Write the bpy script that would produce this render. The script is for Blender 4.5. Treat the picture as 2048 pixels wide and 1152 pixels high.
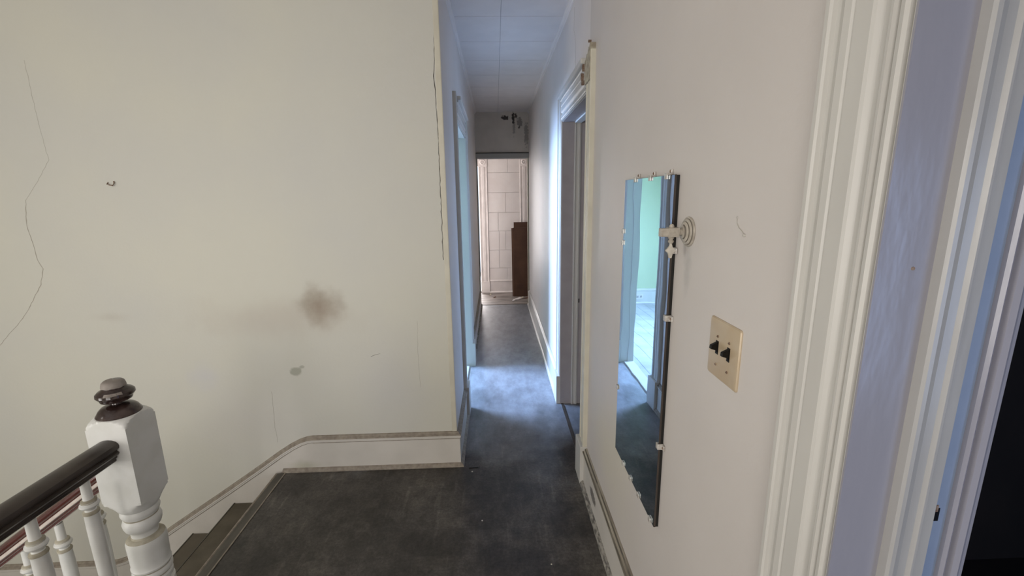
import bpy, bmesh, math, random
from mathutils import Vector, Matrix
random.seed(7)
for o in list(bpy.data.objects): bpy.data.objects.remove(o)
SC = bpy.context.scene
COL = SC.collection
# ---------------------------------------------------------------- camera
F, YAW, PITCH, ROLL, CH = 878.2, .0341, .2084, -.0145, 1.58
cd = bpy.data.cameras.new('camera'); cam = bpy.data.objects.new('camera', cd); COL.objects.link(cam)
fw = Vector((math.sin(YAW)*math.cos(PITCH), math.cos(YAW)*math.cos(PITCH), -math.sin(PITCH)))
rt = Vector((math.cos(YAW), -math.sin(YAW), 0)); up = rt.cross(fw)
c_, s_ = math.cos(ROLL), math.sin(ROLL)
r2 = rt*c_ + up*s_; u2 = -rt*s_ + up*c_
M = Matrix.Identity(4)
for i in range(3):
    M[i][0], M[i][1], M[i][2] = r2[i], u2[i], -fw[i]
M[2][3] = CH
cam.matrix_world = M
cd.sensor_fit = 'HORIZONTAL'; cd.sensor_width = 36; cd.lens = 36*F/2048; cd.clip_start = .02; cd.clip_end = 200
SC.camera = cam
# ---------------------------------------------------------------- world, light, exposure
SC.view_settings.view_transform = 'Standard'; SC.view_settings.look = 'None'
SC.view_settings.gamma = 1; SC.view_settings.use_curve_mapping = False
SC.view_settings.exposure = 0.0
W = bpy.data.worlds.new('sky'); SC.world = W; W.use_nodes = True
bg = W.node_tree.nodes['Background']; bg.inputs[0].default_value = (.80, .90, 1, 1); bg.inputs[1].default_value = 1.3
def area(name, loc, direction, sx, sy, power, col, spread=180):
    l = bpy.data.lights.new(name, 'AREA'); l.shape = 'RECTANGLE'; l.size = sx; l.size_y = sy
    l.energy = power; l.color = col; l.spread = math.radians(spread)
    o = bpy.data.objects.new(name, l); COL.objects.link(o); o.location = loc
    o.rotation_euler = Vector(direction).to_track_quat('-Z', 'Y').to_euler()
    return o
WARM = (1, .925, .845); BLUE = (.37, .575, 1)
area('daylight_hall_window', (-1.45, -2.70, 1.25), (0, 1, -.3), 1.9, 1.7, 72, WARM)
area('fill_stair_left', (-3.72, -.6, 1.1), (1, .25, -.25), 1.5, 1.7, 54, (1, .945, .87))  # added fill from the unseen left, lifts the flat faces towards it
area('daylight_green_room', (-2.74, 4.45, 1.6), (1, -.16, -.50), 1.5, 1.6, 300, BLUE, 125)
area('daylight_far_passage', (-.66, 8.6, 1.2), (0, -1, -.1), 1.2, 1.9, 150, (1, .93, .92))
area('daylight_far_left', (-2.1, 6.78, 1.3), (1, 0, 0), .6, 1.5, 45, (1, .92, .89))
area('blue_fill_side_room', (1.75, -1.45, 1.1), (0, 1, 0), 1.0, 1.3, 14, (.36, .56, 1))  # added blue light, put in to tint the near door jamb
# ---------------------------------------------------------------- materials
def mat(name, col, rough=.6, col2=None, scale=6, detail=4, bump=0, bscale=40, spec=.4, metal=0, lo=.35, hi=.65, stretch=(1, 1, 1)):
    m = bpy.data.materials.new(name); m.use_nodes = True; nt = m.node_tree; N = nt.nodes; L = nt.links
    b = N['Principled BSDF']; b.inputs['Base Color'].default_value = (*col, 1); b.inputs['Roughness'].default_value = rough
    b.inputs['Specular IOR Level'].default_value = spec; b.inputs['Metallic'].default_value = metal
    g = N.new('ShaderNodeNewGeometry'); mp = N.new('ShaderNodeMapping'); mp.inputs['Scale'].default_value = stretch
    L.new(g.outputs['Position'], mp.inputs['Vector'])
    m['_'] = 0
    if col2 is not None:
        n = N.new('ShaderNodeTexNoise'); n.inputs['Scale'].default_value = scale; n.inputs['Detail'].default_value = detail
        L.new(mp.outputs[0], n.inputs['Vector'])
        r = N.new('ShaderNodeMapRange'); r.inputs[1].default_value = lo; r.inputs[2].default_value = hi
        L.new(n.outputs[0], r.inputs[0])
        mx = N.new('ShaderNodeMix'); mx.data_type = 'RGBA'; mx.name = 'mix'
        mx.inputs[6].default_value = (*col, 1); mx.inputs[7].default_value = (*col2, 1)
        L.new(r.outputs[0], mx.inputs[0]); L.new(mx.outputs[2], b.inputs['Base Color'])
    if bump:
        n2 = N.new('ShaderNodeTexNoise'); n2.inputs['Scale'].default_value = bscale; n2.inputs['Detail'].default_value = 3
        L.new(mp.outputs[0], n2.inputs['Vector'])
        bp = N.new('ShaderNodeBump'); bp.inputs['Strength'].default_value = bump; bp.inputs['Distance'].default_value = .002
        L.new(n2.outputs[0], bp.inputs['Height']); L.new(bp.outputs[0], b.inputs['Normal'])
    return m
def add_spot(m, center, radii, col, strength=.6, nscale=14, soft=1.0, nw=.5):
    """a stain of its own shape, fixed to its place on the wall: ellipsoid falloff broken up by noise"""
    nt = m.node_tree; N = nt.nodes; L = nt.links; b = N['Principled BSDF']
    src = b.inputs['Base Color'].links[0].from_socket
    g = N.new('ShaderNodeNewGeometry')
    sb = N.new('ShaderNodeVectorMath'); sb.operation = 'SUBTRACT'; sb.inputs[1].default_value = center
    L.new(g.outputs['Position'], sb.inputs[0])
    dv = N.new('ShaderNodeVectorMath'); dv.operation = 'DIVIDE'; dv.inputs[1].default_value = radii; L.new(sb.outputs[0], dv.inputs[0])
    ln = N.new('ShaderNodeVectorMath'); ln.operation = 'LENGTH'; L.new(dv.outputs[0], ln.inputs[0])
    n = N.new('ShaderNodeTexNoise'); n.inputs['Scale'].default_value = nscale; n.inputs['Detail'].default_value = 5
    L.new(g.outputs['Position'], n.inputs['Vector'])
    ma = N.new('ShaderNodeMath'); ma.operation = 'MULTIPLY_ADD'; L.new(n.outputs[0], ma.inputs[0]); ma.inputs[1].default_value = nw*2
    L.new(ln.outputs['Value'], ma.inputs[2])
    r = N.new('ShaderNodeMapRange'); r.interpolation_type = 'SMOOTHSTEP'
    r.inputs[1].default_value = 1+nw; r.inputs[2].default_value = 1+nw-soft; r.inputs[3].default_value = 0; r.inputs[4].default_value = strength
    L.new(ma.outputs[0], r.inputs[0])
    mx = N.new('ShaderNodeMix'); mx.data_type = 'RGBA'; mx.inputs[7].default_value = (*col, 1)
    L.new(r.outputs[0], mx.inputs[0]); L.new(src, mx.inputs[6]); L.new(mx.outputs[2], b.inputs['Base Color'])
wallp = mat('hall_paint', (.635, .62, .54), .55, (.60, .59, .54), 1.3, 5, .25, 60)
wallr = mat('right_wall_paint', (.64, .60, .57), .5, (.61, .57, .54), 2, 5, .25, 60)
add_spot(wallr, (.47, 1.06, 1.40), (.2, .03, .10), (.33, .32, .31), .35, 40)
add_spot(wallr, (.47, 1.7, .5), (.2, .5, .35), (.66, .62, .50), .6, 4)
corrp = mat('corridor_paint', (.76, .715, .69), .5, (.72, .68, .65), 3, 5, .2, 60)
endp = mat('end_wall_plaster', (.68, .62, .54), .8, (.60, .55, .48), 5, 6, .4, 50)
for c, r, s in [((.153, 6.28, 2.605), (.055, .3, .03), .95), ((.262, 6.28, 2.60), (.018, .3, .075), .95), ((.30, 6.28, 2.63), (.022, .3, .035), .9),
                ((.35, 6.28, 2.55), (.04, .3, .06), .6), ((.27, 6.28, 2.50), (.02, .3, .12), .45), ((.345, 6.28, 2.48), (.016, .3, .02), .8), ((.44, 6.28, 2.40), (.03, .3, .16), .5)]:
    add_spot(endp, c, (r[0]*1.15, r[1], r[2]*1.15), (.045, .035, .03), s, 38, .35, .9)
add_spot(wallp, (-.98, 2.38, .985), (.17, .5, .16), (.30, .24, .18), .95, 9, 1.2, .6)
add_spot(wallp, (-1.25, 2.38, .93), (.75, .5, .17), (.50, .44, .37), .38, 6, 1.1, .6)
add_spot(wallp, (-2.1, 2.38, .96), (.16, .5, .04), (.45, .41, .35), .35, 8, 1.1, .6)
add_spot(wallp, (-1.15, 2.38, .62), (.04, .5, .032), (.33, .33, .27), .8, 45, .5, .5)
add_spot(wallp, (-1.115, 2.38, .645), (.022, .5, .012), (.35, .35, .29), .7, 45, .5, .5)
add_spot(wallp, (-1.45, 2.38, .32), (.4, .5, .3), (.66, .63, .60), .5, 3, 1.2, .6)
add_spot(wallp, (-1.66, 2.38, .60), (.13, .5, .11), (.56, .56, .60), .5, 10, 1.1, .6)
add_spot(wallp, (-.62, 2.38, .62), (.26, .5, .5), (.56, .55, .535), .5, 3, 1.2, .6)
mint = mat('mint_wall_paint', (.46, .52, .34), .6, (.43, .50, .33), 2, 4)
darkroom = mat('unlit_room_and_panel_black', (.012, .008, .007), .8, (.018, .012, .01), 3, 4)  # near-black: the unlit room's darkness put into the colour; also black panels
greyroom = mat('grey_room_paint', (.35, .33, .32), .7, (.30, .28, .27), 3, 4)
trimw = mat('white_trim_paint', (.58, .565, .53), .38, (.54, .525, .495), 9, 5, .15, 30, .5, stretch=(1, 1, .25))
trimb = mat('blue_grey_gloss_trim_paint', (.30, .295, .34), .22, (.30, .295, .335), 7, 5, .35, 45, .55, stretch=(1, 1, .3))
stopm = mat('greyish_trim_paint', (.42, .41, .395), .28, (.37, .36, .35), 8, 4, .3, 45, .5, stretch=(1, 1, .3))
trimy = mat('yellowed_trim_paint', (.64, .61, .51), .45, (.57, .54, .45), 8, 5, .2, 40)
trimfar = mat('pinkish_white_trim_paint', (.66, .62, .60), .45, (.60, .56, .54), 9, 4)
dust = mat('dusty_brown_ledge', (.24, .205, .17), .85, (.34, .30, .245), 45, 5, .3, 90)
dirty = mat('dirty_cream_moulding', (.44, .40, .32), .6, (.22, .19, .15), 40, 8, .3, 90, lo=.42, hi=.66, stretch=(1, .10, 1))
worn = mat('worn_shoe_moulding', (.34, .32, .28), .7, (.12, .11, .10), 75, 8, .4, 80, lo=.42, hi=.6, stretch=(1, .4, 1))
groove = mat('grimy_groove', (.10, .088, .068), .8, (.22, .195, .155), 60, 6, lo=.45, hi=.7, stretch=(1, .2, 1))
wornbase = mat('scuffed_white_baseboard', (.66, .625, .575), .4, (.60, .57, .52), 5, 5, .15, 40)
add_spot(wornbase, (.45, 1.92, .10), (.2, .07, .035), (.12, .11, .10), .85, 90, .3, .5)
add_spot(wornbase, (-1.15, 2.37, .03), (.16, .3, .05), (.36, .36, .24), .5, 12, 1.1, .5)
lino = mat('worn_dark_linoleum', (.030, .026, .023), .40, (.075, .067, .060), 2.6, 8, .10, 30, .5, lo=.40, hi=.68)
def lino_setup():
    nt = lino.node_tree; N = nt.nodes; L = nt.links; b = N['Principled BSDF']
    src = b.inputs['Base Color'].links[0].from_socket
    g = N.new('ShaderNodeNewGeometry')
    # block-printed pattern of the sheet, worn to faint patches
    mp = N.new('ShaderNodeMapping'); mp.inputs['Scale'].default_value = (3.1, 3.1, 3.1); mp.inputs['Rotation'].default_value = (0, 0, .0); L.new(g.outputs['Position'], mp.inputs[0])
    br = N.new('ShaderNodeTexBrick'); br.inputs['Color1'].default_value = (.75, .75, .75, 1); br.inputs['Color2'].default_value = (1.2, 1.19, 1.15, 1); br.inputs['Mortar'].default_value = (.85, .85, .85, 1)
    br.inputs['Scale'].default_value = 1; br.inputs['Mortar Size'].default_value = .012; br.inputs['Mortar Smooth'].default_value = 1
    L.new(mp.outputs[0], br.inputs[0])
    mu = N.new('ShaderNodeMix'); mu.data_type = 'RGBA'; mu.blend_type = 'MULTIPLY'; mu.inputs[0].default_value = .8
    L.new(src, mu.inputs[6]); L.new(br.outputs[0], mu.inputs[7])
    # mottling worn into the print: broad, medium and fine
    cur = mu.outputs[2]
    for sc_, det, ro, lo_, hi_, o0, o1, st in ((5, 6, .65, .38, .64, .85, 1.3, (1, .6, 1)), (17, 9, .78, .36, .66, .62, 1.6, (1, .8, 1)), (75, 6, .8, .40, .66, .72, 1.55, (1, 1, 1)), (26, 3, .5, .60, .72, 1.0, 1.7, (1, .12, 1))):
        mpn = N.new('ShaderNodeMapping'); mpn.inputs['Scale'].default_value = st; L.new(g.outputs['Position'], mpn.inputs[0])
        n = N.new('ShaderNodeTexNoise'); n.inputs['Scale'].default_value = sc_; n.inputs['Detail'].default_value = det; n.inputs['Roughness'].default_value = ro
        L.new(mpn.outputs[0], n.inputs['Vector'])
        r = N.new('ShaderNodeMapRange'); r.inputs[1].default_value = lo_; r.inputs[2].default_value = hi_; r.inputs[3].default_value = o0; r.inputs[4].default_value = o1
        L.new(n.outputs[0], r.inputs[0])
        m2 = N.new('ShaderNodeMix'); m2.data_type = 'RGBA'; m2.blend_type = 'MULTIPLY'; m2.inputs[0].default_value = 1
        L.new(cur, m2.inputs[6]); L.new(r.outputs[0], m2.inputs[7]); cur = m2.outputs[2]
    # passage grey: some dust, plus daylight on the floor put into the colour
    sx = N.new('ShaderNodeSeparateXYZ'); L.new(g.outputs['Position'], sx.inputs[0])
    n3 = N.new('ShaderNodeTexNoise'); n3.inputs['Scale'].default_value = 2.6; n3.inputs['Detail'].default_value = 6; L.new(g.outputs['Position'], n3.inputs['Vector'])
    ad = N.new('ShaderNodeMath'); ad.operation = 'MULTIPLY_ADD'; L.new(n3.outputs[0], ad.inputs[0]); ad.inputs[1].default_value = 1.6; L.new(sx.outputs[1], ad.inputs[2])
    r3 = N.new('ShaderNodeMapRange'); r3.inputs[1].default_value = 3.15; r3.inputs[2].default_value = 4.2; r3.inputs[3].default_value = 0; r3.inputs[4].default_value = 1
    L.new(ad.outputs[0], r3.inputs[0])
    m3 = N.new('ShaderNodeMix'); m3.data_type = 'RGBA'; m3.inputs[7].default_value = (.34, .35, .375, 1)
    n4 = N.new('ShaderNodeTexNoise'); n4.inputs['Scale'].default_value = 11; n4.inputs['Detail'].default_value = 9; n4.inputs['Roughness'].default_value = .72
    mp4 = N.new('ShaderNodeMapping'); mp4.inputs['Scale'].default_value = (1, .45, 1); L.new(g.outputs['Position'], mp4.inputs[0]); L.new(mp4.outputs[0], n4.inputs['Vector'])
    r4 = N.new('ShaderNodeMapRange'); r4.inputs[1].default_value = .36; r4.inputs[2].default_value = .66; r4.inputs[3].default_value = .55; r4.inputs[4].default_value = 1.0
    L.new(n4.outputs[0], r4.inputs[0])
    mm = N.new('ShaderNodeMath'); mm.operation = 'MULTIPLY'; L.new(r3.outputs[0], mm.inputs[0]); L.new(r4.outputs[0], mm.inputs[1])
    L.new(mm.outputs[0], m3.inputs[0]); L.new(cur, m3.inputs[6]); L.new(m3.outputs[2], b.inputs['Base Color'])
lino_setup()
stairm = mat('olive_brown_stair_covering', (.085, .072, .05), .55, (.13, .11, .08), 7, 6, .3, 60)
nosing = mat('worn_metal_nosing', (.07, .064, .052), .45, (.13, .12, .10), 18, 6, .3, 60, .5, .2, stretch=(1, .2, 1))
darkwood = mat('dark_varnished_wood', (.035, .026, .021), .33, (.060, .047, .038), 12, 6, .15, 50, .5, stretch=(1, 1, 1))
redwood = mat('dark_red_varnished_wood', (.060, .014, .012), .16, (.09, .025, .02), 14, 5, .1, 40, .6)
creamrail = mat('cream_and_red_worn_fillet', (.64, .59, .53), .35, (.50, .42, .38), 20, 5, .1, 60)
capm = mat('chipped_dark_cap', (.026, .014, .012), .16, (.065, .042, .036), 16, 5, .3, 60, .6, lo=.45, hi=.62)
chip = mat('bare_grey_chip', (.27, .24, .215), .6, (.22, .19, .17), 30, 4)
white_newel = mat('white_newel_paint', (.70, .70, .68), .4, (.64, .64, .61), 14, 4, .15, 40)
dustring = mat('dust_in_turning', (.32, .29, .22), .8, (.45, .42, .34), 30, 4)
ceilm = mat('blue_white_ceiling_tile', (.78, .75, .74), .7, (.74, .71, .70), 6, 4, .2, 80)
ceilp = mat('ceiling_joint', (.12, .12, .12), .8)
mirror_m = mat('silvered_glass', (.80, .88, .93), .012, metal=1, spec=.5, bump=.0)
backm = mat('black_mirror_backing', (.010, .009, .008), .6)
def mirror_wave():
    nt = mirror_m.node_tree; N = nt.nodes; L = nt.links; b = N['Principled BSDF']
    g = N.new('ShaderNodeNewGeometry'); n = N.new('ShaderNodeTexNoise'); n.inputs['Scale'].default_value = 5; n.inputs['Detail'].default_value = 1
    L.new(g.outputs['Position'], n.inputs['Vector']); bp = N.new('ShaderNodeBump'); bp.inputs['Strength'].default_value = .25; bp.inputs['Distance'].default_value = .002
    L.new(n.outputs[0], bp.inputs['Height']); L.new(bp.outputs[0], b.inputs['Normal'])
mirror_wave()
clipm = mat('clear_plastic_clip', (.62, .60, .56), .15, (.40, .36, .32), 90, 2, spec=.7)
rustm = mat('rusty_screw', (.16, .09, .06), .6, (.30, .22, .16), 90, 2)
gasm = mat('painted_gas_fitting', (.50, .46, .39), .4, (.36, .32, .27), 60, 4, .2, 90)
gasdark = mat('grimy_fitting_groove', (.16, .14, .115), .6)
brass = mat('worn_ivory_switch_plate', (.52, .40, .26), .35, (.56, .46, .33), 20, 4, .1, 60, .5, .15)
blackp = mat('black_bakelite', (.004, .0035, .0035), .35, spec=.25)
card = mat('brown_cardboard', (.085, .042, .024), .8, (.062, .030, .018), 6, 4, .2, 60)
card2 = mat('brown_cardboard_fold', (.12, .066, .042), .8, (.10, .052, .034), 6, 4)
boards = mat('bare_grey_floor_board', (.25, .22, .20), .6, (.11, .095, .085), 9, 8, .3, 60, lo=.42, hi=.68, stretch=(.3, 1, 1))
plankm = mat('pale_blue_grey_plank', (.42, .42, .43), .35, (.32, .32, .33), 6, 6, .2, 50)
blockm = mat('painted_wall_tile', (.66, .63, .61), .55, (.62, .58, .56), 5, 4, .15, 60)
crackm = mat('dark_crack', (.07, .062, .05), .9)
crackl = mat('faint_hairline_crack', (.50, .48, .42), .9)
plaster = mat('broken_plaster_edge', (.50, .46, .36), .9, (.30, .26, .20), 40, 5)
outw = mat('outdoor_paving', (.5, .5, .48), .8, (.4, .4, .38), 4, 4)
glassm = bpy.data.materials.new('window_glass'); glassm.use_nodes = True
_n = glassm.node_tree.nodes; _l = glassm.node_tree.links; _n.remove(_n['Principled BSDF'])
_t = _n.new('ShaderNodeBsdfTransparent'); _g = _n.new('ShaderNodeBsdfGlossy'); _g.inputs['Roughness'].default_value = .02
_m = _n.new('ShaderNodeMixShader'); _m.inputs[0].default_value = .06
_l.new(_t.outputs[0], _m.inputs[1]); _l.new(_g.outputs[0], _m.inputs[2]); _l.new(_m.outputs[0], _n['Material Output'].inputs[0])
# ---------------------------------------------------------------- geometry helpers
class MB:
    def __init__(s): s.v = []; s.f = []; s.m = []
    def box(s, x0, x1, y0, y1, z0, z1, mi=0):
        b = len(s.v); s.v += [(x, y, z) for z in (z0, z1) for y in (y0, y1) for x in (x0, x1)]
        for q in ((0, 2, 3, 1), (4, 5, 7, 6), (0, 1, 5, 4), (2, 6, 7, 3), (0, 4, 6, 2), (1, 3, 7, 5)):
            s.f.append([b+i for i in q]); s.m.append(mi)
        return s
    def loft(s, rings, closed=True, caps=True, mats=None):
        b = len(s.v); n = len(rings[0])
        for r in rings: s.v += [tuple(p) for p in r]
        for k in range(len(rings)-1):
            for i in range(n if closed else n-1):
                j = (i+1) % n
                s.f.append([b+k*n+i, b+k*n+j, b+(k+1)*n+j, b+(k+1)*n+i]); s.m.append(mats(k, i) if mats else 0)
        if caps:
            s.f.append([b+i for i in range(n)][::-1]); s.m.append(mats(0, 0) if mats else 0)
            s.f.append([b+(len(rings)-1)*n+i for i in range(n)]); s.m.append(mats(len(rings)-2, 0) if mats else 0)
        return s
    def lathe(s, prof, o=(0, 0, 0), axis='z', n=28, mats=None):
        """prof: (radius, height) pairs along the axis"""
        R = []
        for r, h in prof:
            ring = []
            for i in range(n):
                a = 2*math.pi*i/n; c, d = r*math.cos(a), r*math.sin(a)
                p = (c, d, h) if axis == 'z' else ((h, c, d) if axis == 'x' else (c, h, d))
                ring.append((o[0]+p[0], o[1]+p[1], o[2]+p[2]))
            R.append(ring)
        return s.loft(R, mats=(lambda k, i: mats[k]) if mats else None)
    def extr(s, prof, fn, a, b, mats=None):
        """closed profile list of (u,v), fn(u,v,t) -> xyz, from t=a to b"""
        return s.loft([[fn(u, v, t) for u, v in prof] for t in (a, b)], mats=(lambda k, i: mats[i]) if mats else None)
    def tube(s, pts, r, n=8):
        R = []
        for i, p in enumerate(pts):
            p = Vector(p); d = Vector(pts[min(i+1, len(pts)-1)])-Vector(pts[max(i-1, 0)]); d.normalize()
            a = d.orthogonal().normalized(); b = d.cross(a)
            R.append([tuple(p+(a*math.cos(2*math.pi*k/n)+b*math.sin(2*math.pi*k/n))*r) for k in range(n)])
        return s.loft(R)
    def build(s, name, mats, parent=None, bevel=0, smooth=False, kind=None):
        me = bpy.data.meshes.new(name); me.from_pydata(s.v, [], s.f)
        for m in (mats if isinstance(mats, (list, tuple)) else [mats]): me.materials.append(m)
        for p, mi in zip(me.polygons, s.m): p.material_index = mi
        bm = bmesh.new(); bm.from_mesh(me); bmesh.ops.recalc_face_normals(bm, faces=bm.faces); bm.to_mesh(me); bm.free()
        if smooth:
            me.polygons.foreach_set('use_smooth', [True]*len(me.polygons))
            me.set_sharp_from_angle(angle=math.radians(smooth if smooth is not True else 40))
        o = bpy.data.objects.new(name, me); COL.objects.link(o)
        if parent is not None: o.parent = parent; o.matrix_parent_inverse = parent.matrix_world.inverted()
        if bevel:
            b = o.modifiers.new('bevel', 'BEVEL'); b.width = bevel; b.segments = 2; b.limit_method = 'ANGLE'
        if kind: o['kind'] = kind
        return o
def empty(name, loc=(0, 0, 0)):
    o = bpy.data.objects.new(name, None); COL.objects.link(o); o.location = loc; o.empty_display_size = .1
    o.matrix_world = Matrix.Translation(loc)
    return o
def tag(o, label, cat, group=None):
    o['label'] = label; o['category'] = cat
    if group: o['group'] = group
    return o
def setting(o, label=None):
    o['kind'] = 'structure'
    if label: o['label'] = label
    return o
XL, XR, H, YE, YW = -.2575, .472, 2.68, 6.286, 2.384
XO = .640; XI = -.365      # far faces of the right and left corridor walls
# ---------------------------------------------------------------- floors
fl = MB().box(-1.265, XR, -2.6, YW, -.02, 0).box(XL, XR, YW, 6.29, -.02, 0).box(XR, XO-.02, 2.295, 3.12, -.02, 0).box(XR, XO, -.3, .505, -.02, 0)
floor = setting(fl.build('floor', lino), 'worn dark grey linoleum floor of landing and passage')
sub = MB().box(-1.30, XO, -2.6, YW, -.25, -.021).box(XL-.1, XO, YW, 6.41, -.25, -.021).build('subfloor', boards, floor)
# far passage boards
for i in range(6):
    y = 6.305+i*.142
    MB().box(-1.9, 1.2, y+.003, y+.139, -.02, random.choice([-.001, .0, .001])).build('floor_board', boards, floor, bevel=.002)
MB().box(-1.9, 1.2, 6.29, 7.16, -.06, -.021).build('floor_underlay', backm, floor)
MB().box(-1.4, .2, 7.28, 9.2, -.06, -.0).build('threshold_slab', outw, floor)
# green room planks (run towards the far wall)
for i in range(18):
    x = -2.6+i*.1275
    MB().box(x+.0015, min(x+.126, XI+.0), 2.54, 6.2, -.02, 0).build('plank', plankm, floor)
MB().box(-2.6, XI, 2.54, 6.2, -.05, -.0205).build('plank_underlay', backm, floor)
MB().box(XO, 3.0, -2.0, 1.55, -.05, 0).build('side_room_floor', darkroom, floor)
MB().box(XO-.02, 3.0, 1.75, 4.6, -.05, 0).build('dim_room_floor', boards, floor)
MB().box(-4.0, -1.2, -2.6, YW, -2.95, -2.85).build('lower_hall_floor', boards, floor)
# ---------------------------------------------------------------- ceiling
cl = MB().box(-3.7, XO, -2.7, YW+.1, H, H+.12).box(XL-.2, XO, YW+.1, 6.4, H+.012, H+.12)
ceil = setting(cl.build('ceiling', ceilp), 'flat plaster ceiling of hall and passage')
ceil.data.materials[0] = ceilm
rows = [2.14+.459*k for k in range(10)]; rows = [YW+.0]+[2.596+.459*k for k in range(0, 9)]
rows = [r for r in rows if r < YE-.05]+[YE]
MB().box(XL, XR, YW+.1, YE, H+.006, H+.011).build('joint_backing', ceilp, ceil)
for a, b in zip(rows[:-1], rows[1:]):
    for x0, x1 in ((XL, .058), (.058, XR)):
        MB().box(x0+.0010, x1-.0010, a+.0024, b-.0024, H-.0, H+.0055).build('ceiling_tile', ceilm, ceil)
MB().box(-2.7, -.35, 2.45, 6.3, H, H+.1).build('green_room_ceiling', ceilm, ceil)
MB().box(-1.95, 1.3, 6.4, 7.3, H, H+.1).build('far_passage_ceiling', ceilm, ceil)
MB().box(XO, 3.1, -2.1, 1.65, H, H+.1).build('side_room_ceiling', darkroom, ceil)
MB().box(XO, 3.1, 1.65, 4.7, H, H+.1).build('dim_room_ceiling', greyroom, ceil)
for i, (x, s) in enumerate(((XL, 1), (XR, -1))):
    p = [(0, 0), (.022, 0), (.020, -.006), (.010, -.012), (.006, -.024), (0, -.026)]
    t = MB().extr(p, lambda u, v, t, x=x, s=s: (x+s*u, t, H+v), YW if i == 0 else 2.1, YE).build('trim_%d' % (i+1), ceilm)
    setting(t, ('left' if i == 0 else 'right')+' ceiling cove strip of the passage')
# ---------------------------------------------------------------- walls
def wall(name, boxes, m, label):
    b = MB()
    for q in boxes: b.box(*q)
    return setting(b.build(name, m), label)
D1 = (-.295, .505, 2.055); D2 = (2.295, 3.12, 2.06); D3 = (3.10, 3.93, 2.06)
w_right = wall('wall_right', [(XR, XO, -2.6, D1[0], 0, H), (XR, XO, D1[0], D1[1], D1[2], H), (XR, XO, D1[1], D2[0], 0, H)], wallr, 'off-white wall that carries the mirror, the switches and the pipe stub')
b = MB().box(XR, XO, D2[0], D2[1], D2[2], H).box(XR, XO, D2[1], YE+.12, 0, H).build('passage_wall', corrp, w_right)
w_left = wall('wall_left', [(XI, XL, YW+.156, D3[0], 0, H+.01), (XI, XL, D3[0], D3[1], D3[2], H+.01), (XI, XL, D3[1], YE, 0, H+.01)], corrp, 'left wall of the passage with the open doorway')
MB().box(XL-.002, XL-.0002+.0006, YW+.001, YW+.156, 0, H).build('corner_return', corrp, w_left)
w_stair = wall('wall_stair', [(-3.7, XL-.0005, YW, YW+.156, -2.85, H)], wallp, 'broad off-white wall over the stairs, smudged and cracked')
w_end = wall('wall_end', [(XL, XR, YE, YE+.115, 2.150, H+.012)], endp, 'dingy plaster over the doorway at the end of the passage, peeling at the top')
wall('wall_hall_left', [(-3.7, -3.6, -2.7, -1.35, -2.85, H), (-3.7, -3.6, .15, YW, -2.85, H), (-3.7, -3.6, -1.35, .15, -2.85, .25), (-3.7, -3.6, -1.35, .15, 2.0, H)], wallp, 'left wall of the stair hall')
w_back = wall('wall_back', [(-3.7, -2.45, -2.7, -2.6, -2.85, H), (-.45, XO, -2.7, -2.6, -2.85, H), (-2.45, -.45, -2.7, -2.6, -2.85, .35), (-2.45, -.45, -2.7, -2.6, 2.15, H)], wallp, 'window wall of the hall')
# green room shell
g = wall('wall_green_room', [(-2.7, -2.6, YW+.156, 3.7, 0, H), (-2.7, -2.6, 5.25, 6.3, 0, H), (-2.7, -2.6, 3.7, 5.25, 0, .6), (-2.7, -2.6, 3.7, 5.25, 2.35, H), (-2.7, XI, 6.2, 6.30, 0, H), (-2.6, XI, YW+.157, YW+.166, 0, H)], mint, 'mint green walls of the room left of the passage')
MB().box(XI-.008, XI-.0005, YW+.17, D3[0], 0, H).box(XI-.008, XI-.0005, D3[1], 6.2, 0, H).box(XI-.008, XI-.0005, D3[0], D3[1], D3[2], H).build('inner_face', mint, g)
# far passage shell
wf = wall('wall_far', [(-.258, .53, 7.16, 7.28, 0, H), (-1.9, -1.05, 7.16, 7.28, 0, H), (-1.05, -.258, 7.16, 7.28, 2.08, H), (.53, 1.2, 7.16, 7.28, 0, H)], blockm, 'far wall of pinkish white tiles beyond the passage')
wall('wall_far_left', [(-1.9, XL-.001, 6.301, 6.40, 0, H), (-2.0, -1.9, 6.3, 7.3, 0, .5), (-2.0, -1.9, 6.3, 7.3, 2.1, H)], blockm, 'left end wall of the far passage')
wall('wall_far_right', [(1.2, 1.3, 6.3, 7.3, 0, H), (XR, 1.3, 6.3, 6.4, 0, H)], blockm, 'right end wall of the far passage')
# tiles of the far wall
xs = {0: (-.12, .17, .40), 1: (-.12, .045, .40), 2: (-.12, .05, .155, .40), 3: (-.12, .04, .40), 4: (-.12, .16, .40), 5: (-.12, .40), 6: (-.12, .2, .40), 7: (-.12, .40)}
zs = [.205, .408, .706, 1.015, 1.31, 1.624, 1.93, 2.235, 2.54]
for k in range(8):
    q = xs[k]
    for x0, x1 in zip(q[:-1], q[1:]):
        MB().box(x0+.002, x1-.002, 7.150, 7.159, zs[k]+.002, zs[k+1]-.002).build('wall_tile', blockm, wf, bevel=.0015)
# dark side room and dim room shells
wall('wall_side_room', [(XO, 3.1, 1.55, 1.65, 0, H), (3.0, 3.1, -2.1, 1.55, 0, H), (XO, 1.2, -2.1, -2.0, 0, H), (2.3, 3.0, -2.1, -2.0, 0, H), (1.2, 2.3, -2.1, -2.0, 0, .4), (1.2, 2.3, -2.1, -2.0, 1.8, H)], darkroom, 'walls of the room on the right, its unlit darkness put into their colour')
wall('wall_dim_room', [(XO, 3.1, 4.6, 4.7, 0, H), (3.0, 3.1, 1.65, 4.6, 0, H), (XO, 3.0, 1.655, 1.665, 0, H)], greyroom, 'grey walls of the dim room right of the passage')
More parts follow.
